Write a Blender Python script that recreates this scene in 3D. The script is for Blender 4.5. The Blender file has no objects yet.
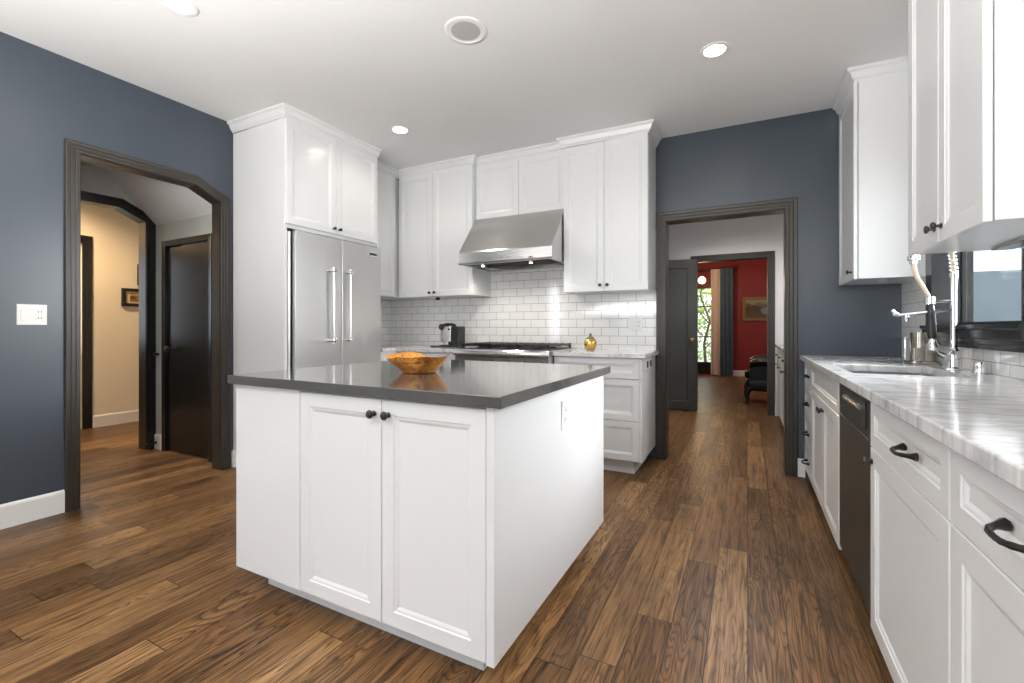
import bpy, bmesh, math, random
from mathutils import Vector, Matrix
random.seed(7)
S = bpy.context.scene
COL = S.collection
PI = math.pi
R = math.radians

# ------------------------------------------------------------------ camera
cam_d = bpy.data.cameras.new('camera'); cam = bpy.data.objects.new('camera', cam_d); COL.objects.link(cam)
cam.location = (0, 0, 1.11); cam.rotation_euler = (R(90), 0, R(27.4))
cam_d.sensor_width = 36; cam_d.lens = 453 * 36 / 1024; cam_d.shift_y = -13.5 / 1024
cam_d.clip_start = .02; cam_d.clip_end = 200
S.camera = cam
# ------------------------------------------------------------------ world, exposure
S.view_settings.view_transform = 'Standard'; S.view_settings.look = 'None'
S.view_settings.gamma = 1; S.view_settings.use_curve_mapping = False
S.view_settings.exposure = 0.04
S.cycles.use_denoising = True
S.cycles.max_bounces = 10; S.cycles.diffuse_bounces = 6; S.cycles.glossy_bounces = 4
S.cycles.transparent_max_bounces = 12; S.cycles.sample_clamp_indirect = 6
S.cycles.caustics_reflective = False; S.cycles.caustics_refractive = False
W = bpy.data.worlds.new('sky'); S.world = W; W.use_nodes = True
_bg = W.node_tree.nodes['Background']; _bg.inputs[0].default_value = (.86, .93, 1, 1); _bg.inputs[1].default_value = 3.0

def area(name, loc, rot, sx, sy, power, col=(1, 1, 1), portal=False):
    l = bpy.data.lights.new(name, 'AREA'); l.shape = 'RECTANGLE'; l.size = sx; l.size_y = sy
    l.energy = power; l.color = col
    if portal: l.cycles.is_portal = True
    o = bpy.data.objects.new(name, l); o.location = loc; o.rotation_euler = rot; COL.objects.link(o)
    return o
# area lights: daylight at an assumed rear window, fill through two added side windows
area('daylight_rear_wide', (-1.45, -3.45, 1.35), (R(90), 0, 0), 2.7, 2.1, 3, (.97, .98, 1))
area('fill_side', (1.35, -.75, 1.5), (R(90), 0, R(90)), .9, 1.1, 12, (.97, .98, 1))  # fill from the right, outside a window added behind the camera
area('fill_left', (-4.0, -1.55, 1.5), (R(90), 0, R(-90)), 1.2, 1.3, 60, (.97, .98, 1))  # fill from the left for the right-hand cabinets, outside an added window
sun_d = bpy.data.lights.new('sun', 'SUN'); sun_d.energy = 3.2; sun_d.angle = R(1); sun_d.color = (1, .95, .86)
sun = bpy.data.objects.new('sun', sun_d); COL.objects.link(sun); sun.rotation_euler = (R(38), 0, R(-30))
# added fill light, an assumed flash, turned up at the ceiling behind the camera
area('added_ceiling_fill', (-1.25, -.85, 1.5), (R(171), 0, 0), 3.0, 1.6, 250, (1, .98, .95))
area('portal_sink', (1.16, 2.9, 1.65), (R(90), 0, R(90)), .9, 1.0, 1, portal=True)
area('portal_hall', (-6.62, 1.42, 1.05), (R(90), 0, R(-90)), 1.5, 2.0, 1, portal=True)
area('portal_dining', (-.95, 11.9, 1.2), (R(90), 0, R(180)), 1.1, 2.0, 1, portal=True)
area('daylight_sink', (2.35, 3.75, 2.3), (R(0), R(68), R(32)), 1.8, 1.8, 520, (.96, .98, 1))

# ------------------------------------------------------------------ material helpers
def mat(name, base=(.8, .8, .8), rough=.5, metal=0, coat=0, spec=.5, emit=None, estr=0, aniso=0):
    m = bpy.data.materials.new(name); m.use_nodes = True
    b = m.node_tree.nodes['Principled BSDF']
    b.inputs['Base Color'].default_value = (*base, 1); b.inputs['Roughness'].default_value = rough
    b.inputs['Metallic'].default_value = metal; b.inputs['Coat Weight'].default_value = coat
    b.inputs['Specular IOR Level'].default_value = spec
    b.inputs['Coat Roughness'].default_value = .1
    b.inputs['Anisotropic'].default_value = aniso
    if emit: b.inputs['Emission Color'].default_value = (*emit, 1); b.inputs['Emission Strength'].default_value = estr
    m['b'] = 1
    return m
class NT:
    def __init__(s, m): s.t = m.node_tree; s.b = s.t.nodes['Principled BSDF']
    def n(s, typ, ins=None, **kw):
        x = s.t.nodes.new(typ)
        for k, v in kw.items(): setattr(x, k, v)
        for k, v in (ins or {}).items(): s.put(x.inputs[k], v)
        return x
    def put(s, sock, v):
        if hasattr(v, 'is_output'): s.t.links.new(v, sock)
        elif hasattr(v, 'outputs'): s.t.links.new(v.outputs[0], sock)
        else: sock.default_value = v
    def m(s, op, a, b=0.0, c=None):
        x = s.t.nodes.new('ShaderNodeMath'); x.operation = op; s.put(x.inputs[0], a); s.put(x.inputs[1], b)
        if c is not None: s.put(x.inputs[2], c)
        return x.outputs[0]
    def ramp(s, fac, stops):
        x = s.t.nodes.new('ShaderNodeValToRGB'); s.put(x.inputs[0], fac); e = x.color_ramp.elements
        while len(e) < len(stops): e.new(.5)
        for q, (p, c) in zip(e, stops):
            q.position = p; q.color = (*c, 1) if len(c) == 3 else c
        return x.outputs[0]
    def mix(s, f, a, b, mode='MIX'):
        x = s.t.nodes.new('ShaderNodeMix'); x.data_type = 'RGBA'; x.blend_type = mode
        s.put(x.inputs[0], f); s.put(x.inputs[6], a); s.put(x.inputs[7], b); return x.outputs[2]
    def pos(s):
        g = s.n('ShaderNodeNewGeometry'); q = s.n('ShaderNodeSeparateXYZ', {0: g.outputs['Position']}); return q.outputs
    def xyz(s, x, y, z=0.0): return s.n('ShaderNodeCombineXYZ', {0: x, 1: y, 2: z}).outputs[0]
    def noise(s, vec, scale=1, detail=3, rough=.55, dist=0):
        return s.n('ShaderNodeTexNoise', {'Vector': vec, 'Scale': scale, 'Detail': detail, 'Roughness': rough, 'Distortion': dist}).outputs['Fac']
    def bump(s, h, strength=.2, dist=.002):
        x = s.n('ShaderNodeBump', {'Height': h, 'Strength': strength, 'Distance': dist}); s.put(s.b.inputs['Normal'], x)
    def base(s, v): s.put(s.b.inputs['Base Color'], v)
    def rough(s, v): s.put(s.b.inputs['Roughness'], v)

def painted(name, col, rough, coat=0, amp=.03, spec=.5):
    m = mat(name, col, rough, coat=coat, spec=spec); t = NT(m); x, y, z = t.pos()
    n = t.noise(t.xyz(x, y, z), 2.2, 3)
    c2 = tuple(max(0, c * (1 - amp)) for c in col)
    t.base(t.ramp(n, [(.35, c2), (.65, col)]))
    f = t.noise(t.xyz(x, y, z), 180, 2)
    t.bump(f, .04, .001)
    return m

M = {}
M['white'] = painted('cabinet white lacquer', (.757, .766, .772), .28, coat=.25, amp=.01)
M['trimwhite'] = painted('white trim paint', (.82, .81, .79), .35, amp=.01)
M['ceil'] = painted('ceiling paint', (.775, .78, .785), .8, amp=.015)
M['slate'] = painted('slate blue wall paint', (.050, .064, .083), .34, amp=.06, spec=.6)
M['hallwhite'] = painted('hall wall paint', (.74, .735, .74), .6, amp=.02)
M['vest'] = painted('vestibule wall paint', (.52, .54, .50), .5, amp=.03)
M['cream'] = painted('cream wall paint', (.80, .72, .58), .6, amp=.03)
M['red'] = painted('red wall paint', (.25, .016, .018), .5, amp=.08)
M['casing'] = painted('dark bronze trim paint', (.030, .024, .018), .36, coat=0, amp=.03)
M['blackdoor'] = painted('black door paint', (.010, .010, .010), .24, coat=0, amp=.05)
M['darkdoor'] = painted('charcoal door paint', (.042, .044, .043), .3, coat=.2, amp=.08)
M['iron'] = mat('black iron', (.008, .008, .008), .32, spec=.6)
M['bronze'] = mat('oil rubbed bronze', (.012, .010, .009), .3, metal=.3)
M['black'] = mat('black plastic', (.012, .012, .012), .35)
M['darkvoid'] = mat('dark recess', (.012, .012, .012), .6)
M['chrome'] = mat('chrome', (.82, .83, .84), .07, metal=1)
M['brass'] = mat('aged brass', (.55, .36, .16), .25, metal=1)
M['hose'] = mat('beige hose', (.62, .52, .34), .35)
M['plastic'] = mat('white plastic', (.80, .79, .77), .3)
M['slot'] = mat('dark slots', (.02, .02, .02), .5)
M['lampglow'] = mat('lamp lens', (1, 1, 1), .4, emit=(1, .93, .82), estr=30)
M['bulb'] = mat('warm bulb', (1, .8, .5), .4, emit=(1, .62, .25), estr=14)
M['grille'] = mat('speaker grille', (.45, .45, .445), .7)
M['leather'] = mat('black leather', (.005, .005, .005), .4, spec=.25)
M['goldmirror'] = mat('gold mirror', (.75, .46, .14), .1, metal=1)
M['gilt'] = mat('gilt frame', (.22, .14, .05), .4, metal=.5)
M['mat_board'] = mat('cream mount', (.62, .48, .30), .7)

def steel(name, col, rough, vertical=False, an=.55):
    m = mat(name, col, rough, metal=1); t = NT(m); x, y, z = t.pos()
    if vertical: v = t.xyz(t.m('MULTIPLY', x, 160), t.m('MULTIPLY', y, 160), t.m('MULTIPLY', z, 1.5))
    else: v = t.xyz(t.m('MULTIPLY', x, 1.5), t.m('MULTIPLY', y, 1.5), t.m('MULTIPLY', z, 160))
    n = t.noise(v, 1, 2)
    t.rough(t.m('ADD', t.m('MULTIPLY', n, .03), rough - .015))
    t.base(t.ramp(n, [(.2, tuple(c * .98 for c in col)), (.8, col)]))
    t.b.inputs['Anisotropic'].default_value = an
    t.b.inputs['Anisotropic Rotation'].default_value = 0 if vertical else .25
    tg = t.n('ShaderNodeTangent', direction_type='RADIAL', axis='Z'); t.put(t.b.inputs['Tangent'], tg)
    return m
M['steel'] = steel('brushed steel', (.66, .65, .63), .25, False, .6)
M['steelv'] = steel('brushed steel doors', (.66, .655, .64), .36, True, .3)
M['darksteel'] = steel('dark steel', (.15, .15, .15), .42, an=.1)
M['sinksteel'] = steel('sink steel', (.19, .19, .19), .4)
M['caddysteel'] = steel('reflection tinted caddy steel', (.42, .38, .33), .22, True, .3)  # brown tint puts the warm reflection into the steel colour
M['graphite'] = mat('dark graphite steel', (.026, .026, .026), .36, metal=.2)

# floor: dark oak planks along Y
def floor_mat():
    m = mat('oak plank floor', rough=.38, spec=.22); t = NT(m); x, y, z = t.pos()
    pw = .127
    u = t.m('DIVIDE', t.m('ADD', x, 10.03), pw); col = t.m('FLOOR', u); fx = t.m('FRACT', u)
    off = t.n('ShaderNodeTexWhiteNoise', {'W': col}, noise_dimensions='1D').outputs['Value']
    v = t.m('ADD', t.m('DIVIDE', t.m('ADD', y, 10.0), 1.25), t.m('MULTIPLY', off, 7.3)); row = t.m('FLOOR', v); fy = t.m('FRACT', v)
    wn = t.n('ShaderNodeTexWhiteNoise', {'Vector': t.xyz(col, row, 3.1)}, noise_dimensions='3D'); idv = wn.outputs['Value']
    idc = t.n('ShaderNodeSeparateColor', {0: wn.outputs['Color']}).outputs
    tone = t.ramp(idv, [(0, (.138, .071, .029)), (.3, (.182, .096, .039)), (.6, (.218, .117, .048)), (.85, (.265, .146, .062)), (1, (.345, .198, .088))])
    o1 = t.m('MULTIPLY', idc[0], 57.0); o2 = t.m('MULTIPLY', idc[1], 91.0)
    # cathedral figure: contour bands of a stretched noise
    fig = t.noise(t.xyz(t.m('ADD', t.m('MULTIPLY', x, 8.5), o1), t.m('ADD', t.m('MULTIPLY', y, 1.15), o2), o1), 1, 2, .45, .3)
    band = t.m('FRACT', t.m('MULTIPLY', fig, 26.0))
    line = t.ramp(band, [(0, (.20, .19, .18)), (.14, (.5, .5, .5)), (.45, (1, 1, 1)), (.9, (1.0, 1.0, 1.0)), (1, (.42, .42, .42))])
    amt = t.ramp(idc[2], [(.2, (.1, .1, .1)), (.7, (.85, .85, .85))])
    c = t.mix(amt, tone, t.mix(1.0, tone, line, 'MULTIPLY'))
    # fine pores
    g = t.noise(t.xyz(t.m('ADD', t.m('MULTIPLY', x, 150), o1), t.m('ADD', t.m('MULTIPLY', y, 5.0), o2), 0.0), 1, 4, .65)
    c = t.mix(1.0, c, t.ramp(g, [(.33, (.25, .22, .20)), (.48, (.90, .90, .90)), (.70, (1.28, 1.27, 1.25))]), 'MULTIPLY')
    g2 = t.noise(t.xyz(t.m('ADD', t.m('MULTIPLY', x, 42), o2), t.m('ADD', t.m('MULTIPLY', y, 2.2), o1), 3.0), 1, 4, .6)
    c = t.mix(1.0, c, t.ramp(g2, [(.32, (.42, .38, .35)), (.50, (.97, .97, .97)), (.68, (1.2, 1.19, 1.17))]), 'MULTIPLY')
    # worn and smoked patches
    p = t.noise(t.xyz(t.m('MULTIPLY', x, 2.6), t.m('ADD', t.m('MULTIPLY', y, .9), t.m('MULTIPLY', idv, 5.0)), 1.0), 1, 4, .6)
    c = t.mix(1.0, c, t.ramp(p, [(.30, (.55, .52, .52)), (.52, (1, 1, 1)), (.72, (1.2, 1.18, 1.14))]), 'MULTIPLY')
    ex = t.m('MULTIPLY', t.m('MINIMUM', fx, t.m('SUBTRACT', 1.0, fx)), pw)
    ey = t.m('MULTIPLY', t.m('MINIMUM', fy, t.m('SUBTRACT', 1.0, fy)), 1.25)
    e = t.m('MINIMUM', ex, ey)
    gap = t.ramp(t.m('DIVIDE', e, .004), [(.22, (.18, .17, .16)), (.6, (1, 1, 1))])
    c = t.mix(1.0, c, gap, 'MULTIPLY')
    t.base(c)
    t.rough(t.m('ADD', t.m('MULTIPLY', g, .2), .27))
    h = t.m('ADD', t.m('MULTIPLY', g, .35), t.m('MINIMUM', t.m('DIVIDE', e, .003), 1.0))
    t.bump(h, .22, .0016)
    return m
M['floor'] = floor_mat()

def marble():
    m = mat('white veined marble', rough=.12, coat=.2); t = NT(m); x, y, z = t.pos()
    d = t.noise(t.xyz(x, y, z), 3.0, 4)
    v1 = t.noise(t.xyz(t.m('ADD', t.m('MULTIPLY', x, 4), t.m('MULTIPLY', d, 4.0)), t.m('ADD', t.m('MULTIPLY', y, 8), t.m('MULTIPLY', d, 7.0)), t.m('MULTIPLY', z, 9)), 1.1, 6, .62)
    c = t.ramp(v1, [(.28, (.56, .565, .58)), (.42, (.74, .74, .745)), (.52, (.83, .83, .83)), (1, (.86, .86, .86))])
    v2 = t.m('ABSOLUTE', t.m('SUBTRACT', t.noise(t.xyz(t.m('MULTIPLY', x, 2.2), t.m('MULTIPLY', y, 8), z), 1.6, 5, .6, .8), .5))
    c = t.mix(1.0, c, t.ramp(v2, [(0, (.74, .74, .75)), (.05, (.95, .95, .95)), (.12, (1, 1, 1))]), 'MULTIPLY')
    t.base(c); return m
M['marble'] = marble()
def quartz():
    m = mat('grey quartz', rough=.10, coat=.6, spec=.8); t = NT(m); x, y, z = t.pos()
    n = t.noise(t.xyz(x, y, z), 420, 2)
    t.base(t.ramp(n, [(.35, (.066, .065, .063)), (.65, (.095, .094, .091))])); return m
M['quartz'] = quartz()
def tiles(name, ax):
    m = mat(name, rough=.09, coat=.4); t = NT(m); q = t.pos()
    vec = t.xyz(q[ax], t.m('ADD', q[2], .0425 - .006), 0.0)
    b = t.n('ShaderNodeTexBrick', {'Vector': vec, 'Color1': (.84, .835, .82, 1), 'Color2': (.80, .795, .78, 1), 'Mortar': (.20, .195, .19, 1), 'Scale': 1.0,
            'Mortar Size': .0017, 'Mortar Smooth': .1, 'Bias': 0.0, 'Brick Width': .155, 'Row Height': .0768})
    b.offset = .5; b.squash = 1
    t.base(b.outputs['Color'])
    n = t.noise(t.xyz(q[0], q[1], q[2]), 9, 2)
    h = t.m('ADD', t.m('MULTIPLY', t.m('SUBTRACT', 1.0, b.outputs['Fac']), 1.0), t.m('MULTIPLY', n, .55))
    t.bump(h, .35, .002)
    t.rough(t.m('ADD', t.m('MULTIPLY', b.outputs['Fac'], .5), .08))
    return m
M['tile_x'] = tiles('subway tile back', 0)
M['tile_y'] = tiles('subway tile side', 1)
def olivewood():
    m = mat('olive wood', rough=.28, coat=.35); t = NT(m); x, y, z = t.pos()
    n = t.noise(t.xyz(t.m('MULTIPLY', x, 9), t.m('MULTIPLY', y, 22), t.m('MULTIPLY', z, 30)), 1, 3, .5, 1.1)
    b = t.m('FRACT', t.m('MULTIPLY', n, 7.0))
    c = t.ramp(b, [(0, (.22, .06, .010)), (.18, (.50, .17, .022)), (.5, (.74, .31, .045)), (.85, (.80, .38, .07)), (1, (.30, .085, .014))])
    k = t.noise(t.xyz(x, y, z), 11, 2)
    c = t.mix(1.0, c, t.ramp(k, [(.38, (.55, .45, .38)), (.56, (1, 1, 1))]), 'MULTIPLY')
    t.base(c); return m
M['olive'] = olivewood()
def glass(name, tint=(1, 1, 1), amt=1.0):
    m = bpy.data.materials.new(name); m.use_nodes = True; nt = m.node_tree; nt.nodes.clear()
    o = nt.nodes.new('ShaderNodeOutputMaterial'); mx = nt.nodes.new('ShaderNodeMixShader')
    tr = nt.nodes.new('ShaderNodeBsdfTransparent'); tr.inputs[0].default_value = (*tint, 1)
    gl = nt.nodes.new('ShaderNodeBsdfGlossy'); gl.inputs['Roughness'].default_value = .02
    lw = nt.nodes.new('ShaderNodeLayerWeight'); pw = nt.nodes.new('ShaderNodeMath'); pw.operation = 'POWER'; pw.inputs[1].default_value = 5
    fr = nt.nodes.new('ShaderNodeMath'); fr.operation = 'MULTIPLY_ADD'; fr.inputs[1].default_value = .96; fr.inputs[2].default_value = .04
    nt.links.new(lw.outputs['Facing'], pw.inputs[0]); nt.links.new(pw.outputs[0], fr.inputs[0])
    nt.links.new(fr.outputs[0], mx.inputs[0]); nt.links.new(tr.outputs[0], mx.inputs[1]); nt.links.new(gl.outputs[0], mx.inputs[2]); nt.links.new(mx.outputs[0], o.inputs[0])
    return m
M['glass'] = glass('window glass'); M['smokeglass'] = glass('grey green glass', (.55, .62, .55))
def fabric(name, c1, c2, rough=.85):
    m = mat(name, c1, rough); t = NT(m); x, y, z = t.pos()
    n = t.noise(t.xyz(t.m('MULTIPLY', x, 90), t.m('MULTIPLY', y, 90), t.m('MULTIPLY', z, 14)), 1, 2)
    t.base(t.ramp(n, [(.3, c1), (.7, c2)])); return m
M['sheer'] = fabric('pale curtain cloth', (.66, .58, .54), (.76, .68, .64))
M['bluecloth'] = fabric('blue curtain cloth', (.06, .11, .17), (.10, .16, .23))
def foliage(name, a, b, c):
    m = mat(name, a, .6); t = NT(m); x, y, z = t.pos()
    n = t.noise(t.xyz(x, y, z), 5.0, 4)
    t.base(t.ramp(n, [(.3, a), (.5, b), (.7, c)])); return m
M['leaf'] = foliage('garden leaves', (.12, .24, .03), (.34, .50, .10), (.75, .80, .32))
M['bark'] = foliage('bark', (.05, .035, .025), (.09, .065, .045), (.13, .10, .07))
M['grass'] = foliage('lawn', (.16, .18, .12), (.20, .22, .15), (.26, .27, .2))
M['stucco'] = painted('blue grey stucco', (.13, .17, .20), .8, amp=.1)
M['eave'] = painted('white eave paint', (.75, .76, .78), .6)
M['palepost'] = painted('pale blue post paint', (.50, .66, .72), .6)
def painting(name, sky, mid, low, spot, ax, lo, hi, zlo, zhi):
    m = mat(name, rough=.5); t = NT(m); q = t.pos()
    u = t.m('DIVIDE', t.m('SUBTRACT', q[ax], lo), hi - lo); v = t.m('DIVIDE', t.m('SUBTRACT', q[2], zlo), zhi - zlo)
    n = t.noise(t.xyz(u, v, 0.0), 9, 4)
    vv = t.m('ADD', v, t.m('MULTIPLY', t.m('SUBTRACT', n, .5), .5))
    c = t.ramp(vv, [(.15, low), (.45, mid), (.62, mid), (.75, sky), (1, sky)])
    du = t.m('SUBTRACT', u, .68); dv = t.m('SUBTRACT', v, .42)
    d = t.m('SQRT', t.m('ADD', t.m('MULTIPLY', du, du), t.m('MULTIPLY', dv, dv)))
    c = t.mix(t.ramp(t.m('ADD', d, t.m('MULTIPLY', n, .12)), [(.18, (1, 1, 1)), (.26, (0, 0, 0))]), c, (*spot, 1))
    t.base(c); return m

# ------------------------------------------------------------------ mesh helpers
WP = {}
def wp(o): return WP.get(o.name, Vector((0, 0, 0))) if o else Vector((0, 0, 0))
class G:
    def __init__(s): s.v = []; s.f = []
    def add(s, vs, fs):
        k = len(s.v); s.v += [tuple(p) for p in vs]; s.f += [tuple(i + k for i in f) for f in fs]; return s
    def box(s, x0, x1, y0, y1, z0, z1):
        return s.add([(x0, y0, z0), (x1, y0, z0), (x1, y1, z0), (x0, y1, z0), (x0, y0, z1), (x1, y0, z1), (x1, y1, z1), (x0, y1, z1)],
                     [(0, 3, 2, 1), (4, 5, 6, 7), (0, 1, 5, 4), (1, 2, 6, 5), (2, 3, 7, 6), (3, 0, 4, 7)])
    def prism(s, poly, fn, d0, d1):
        """poly of 2-D points, fn(a, b, d) -> xyz, extruded from d0 to d1"""
        n = len(poly)
        vs = [fn(a, b, d0) for a, b in poly] + [fn(a, b, d1) for a, b in poly]
        return s.add(vs, [tuple(range(n))[::-1], tuple(range(n, 2 * n))] + [(i, (i + 1) % n, n + (i + 1) % n, n + i) for i in range(n)])
    def rings(s, rs, cap0=True, cap1=True, closed=True):
        n = len(rs[0]); vs = [p for r in rs for p in r]; fs = []
        for i in range(len(rs) - 1):
            for j in range(n if closed else n - 1):
                k = (j + 1) % n; fs.append((i * n + j, i * n + k, (i + 1) * n + k, (i + 1) * n + j))
        if cap0: fs.append(tuple(range(n))[::-1])
        if cap1: fs.append(tuple(range((len(rs) - 1) * n, len(rs) * n)))
        return s.add(vs, fs)
    def lathe(s, prof, o=(0, 0, 0), axis=(0, 0, 1), seg=24):
        """prof of (radius, distance along axis)"""
        a = Vector(axis).normalized(); u = a.orthogonal().normalized(); w = a.cross(u); o = Vector(o)
        rs = [[o + a * h + (u * math.cos(2 * PI * j / seg) + w * math.sin(2 * PI * j / seg)) * max(r, 1e-5) for j in range(seg)] for r, h in prof]
        return s.rings(rs)
    def tube(s, pts, rad, seg=10):
        pts = [Vector(p) for p in pts]; rs = []
        if not hasattr(rad, '__len__'): rad = [rad] * len(pts)
        t0 = (pts[1] - pts[0]).normalized(); u = t0.orthogonal().normalized()
        for i, p in enumerate(pts):
            t = (pts[min(i + 1, len(pts) - 1)] - pts[max(i - 1, 0)]).normalized()
            u = (u - t * u.dot(t)); u = u.normalized() if u.length > 1e-6 else t.orthogonal().normalized()
            w = t.cross(u)
            rs.append([p + (u * math.cos(2 * PI * j / seg) + w * math.sin(2 * PI * j / seg)) * rad[i] for j in range(seg)])
        return s.rings(rs)
    def sweep(s, path, prof, fn, closed_path=False):
        """path of 2-D points; prof of (p, q): p along the left normal, q out of plane; fn(a, b, q) -> xyz; mitred"""
        n = len(path); P = [Vector(p) for p in path]; rs = []
        def nrm(a, b): d = (b - a).normalized(); return Vector((-d.y, d.x))
        for i in range(n):
            if i == 0: m = nrm(P[0], P[1])
            elif i == n - 1: m = nrm(P[-2], P[-1])
            else:
                n1 = nrm(P[i - 1], P[i]); n2 = nrm(P[i], P[i + 1]); m = (n1 + n2) / (1 + n1.dot(n2))
            rs.append([fn(P[i].x + m.x * p, P[i].y + m.y * p, q) for p, q in prof])
        return s.rings(rs)
    def build(s, name, m, parent=None, bevel=0, seg=2, smooth=False, sub=0, origin=None):
        me = bpy.data.meshes.new(name)
        c = Vector(origin) if origin else Vector([(min(p[i] for p in s.v) + max(p[i] for p in s.v)) / 2 for i in range(3)])
        me.from_pydata([tuple(Vector(p) - c) for p in s.v], [], s.f); me.update()
        bm = bmesh.new(); bm.from_mesh(me); bmesh.ops.remove_doubles(bm, verts=bm.verts, dist=1e-6)
        bmesh.ops.recalc_face_normals(bm, faces=bm.faces); bm.to_mesh(me); bm.free()
        if isinstance(m, str): m = M[m]
        me.materials.append(m)
        o = bpy.data.objects.new(name, me); COL.objects.link(o)
        if parent: o.parent = parent
        o.location = c - wp(parent); WP[o.name] = c
        if bevel:
            b = o.modifiers.new('bevel', 'BEVEL'); b.width = bevel; b.segments = seg; b.limit_method = 'ANGLE'; b.angle_limit = R(35)
        if sub:
            b = o.modifiers.new('sub', 'SUBSURF'); b.levels = sub; b.render_levels = sub
        if smooth:
            for p in me.polygons: p.use_smooth = True
            if not sub and not bevel:
                b = o.modifiers.new('split', 'EDGE_SPLIT'); b.split_angle = R(40)
        return o
def tag(o, label, cat, group=None):
    o['label'] = label; o['category'] = cat
    if group: o['group'] = group
    return o
def thing(name, label, cat, loc, group=None):
    o = bpy.data.objects.new(name, None); COL.objects.link(o); o.empty_display_size = .1
    o.location = loc; WP[o.name] = Vector(loc); return tag(o, label, cat, group)
def struct(o): o['kind'] = 'structure'; return o
def bx(x0, x1, y0, y1, z0, z1): return G().box(x0, x1, y0, y1, z0, z1)
FX = lambda a, b, d: (d, a, b)      # plane X = const: a=Y, b=Z
FY = lambda a, b, d: (a, d, b)      # plane Y = const: a=X, b=Z
FZ = lambda a, b, d: (a, b, d)
def zc(x): return 2.748 - .0085 * (x + 3.66)

def panel_door(name, o, U, Wd, w, h, parent, m='white', stile=.05, bev=.018, inset=.008, th=.02, rail=None):
    """framed front: o = lower left corner of the back face, U = width direction, Wd = outward"""
    o = Vector(o); U = Vector(U); Wd = Vector(Wd); Z = Vector((0, 0, 1)); g = G()
    def ring(a, d, b=None):
        b = a if b is None else b
        return [o + U * a + Z * b + Wd * d, o + U * (w - a) + Z * b + Wd * d, o + U * (w - a) + Z * (h - b) + Wd * d, o + U * a + Z * (h - b) + Wd * d]
    s = min(stile, w * .3, h * .3)
    rs = [ring(0.0, 0), ring(0.0, th - .002), ring(.002, th)]
    if inset:
        rs += [ring(s, th), ring(s + .003, th - .003), ring(s + bev * .55, th - .004), ring(s + bev, th - inset)]
    g.rings(rs)
    return g.build(name, m, parent)
def knob(o, Wd, parent, r=.015, m='iron', name='knob', L=.03):
    g = G().lathe([(.009, 0), (.010, .003), (.0055, .006), (.005, L * .5), (r * .8, L * .6), (r, L * .78), (r * .85, L * .93), (.001, L)], o, Wd, 16)
    return g.build(name, m, parent, smooth=True)
def pull(c, U, Wd, parent, L=.11, m='bronze'):
    """arched iron pull centred on c, along U, standing off along Wd"""
    c = Vector(c); U = Vector(U); Wd = Vector(Wd); g = G()
    pts, rad = [], []
    for i in range(17):
        t = i / 16; a = -1 + 2 * t
        out = .034 * (1 - abs(a) ** 3.2); pts.append(c + U * (a * L / 2) + Wd * (out + .0) + Vector((0, 0, -.004 * (1 - a * a))))
        rad.append(.0065 - .002 * math.sin(PI * t) + (.005 if i in (0, 16) else .001 * (i % 2)))
    g.tube(pts, rad, 8)
    return g.build('handle', m, parent, smooth=True)
def crown_prof(h=.078, p=.05):
    # (offset outward = negative left normal handled by path direction, height below ceiling)
    return [(0, -h), (.008, -h), (.010, -h + .012), (.022, -h + .022), (p * .7, -.024), (p, -.016), (p, 0), (0, 0)]
def crown(path, parent, h=.078, p=.05):
    g = G().sweep(path, crown_prof(h, p), lambda a, b, q: (a, b, zc(a) + q - .001))
    return g.build('crown_molding', 'white', parent)

# ------------------------------------------------------------------ SETTING
struct(bx(-7.2, 3.2, -3.6, 11.9, -.12, 0).build('floor', 'floor'))
struct(bx(-14, 16, -12, 30, -.6, -.13).build('trim_ground', 'grass'))
# ceilings
g = G(); x0, x1, y0, y1 = -3.82, 1.12, -3.25, 6.75
g.add([(x0, y0, zc(x0)), (x1, y0, zc(x1)), (x1, y1, zc(x1)), (x0, y1, zc(x0)), (x0, y0, 3), (x1, y0, 3), (x1, y1, 3), (x0, y1, 3)],
      [(0, 3, 2, 1), (4, 5, 6, 7), (0, 1, 5, 4), (1, 2, 6, 5), (2, 3, 7, 6), (3, 0, 4, 7)])
struct(g.build('ceiling', 'ceil'))
struct(bx(-3.2, 3.2, 6.75, 11.9, 2.72, 2.9).build('ceiling_dining', 'ceil'))
struct(bx(-6.6, -4.98, -2.2, 5.2, 2.75, 2.9).build('ceiling_hall', 'ceil'))
# vestibule ceiling with the sloped soffit under the stair
struct(G().prism([(-2.2, 2.46), (1.815, 2.46), (2.215, 2.045), (2.215, 2.9), (-2.2, 2.9)], FX, -4.86, -3.7635).build('ceiling_vestibule', 'hallwhite'))
ARCH = [(1.255, 0), (1.255, 2.185), (1.915, 2.178), (2.097, 2.09), (2.097, 0)]
def arch_wall(name, m, xa, xb, ya, yb, arch, top):
    return struct(G().prism([(ya, 0)] + arch + [(yb, 0), (yb, top), (ya, top)], FX, xa, xb).build(name, m))
arch_wall('wall_left', 'slate', -3.763, -3.66, 0.0, 4.0, ARCH, 2.749)
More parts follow.
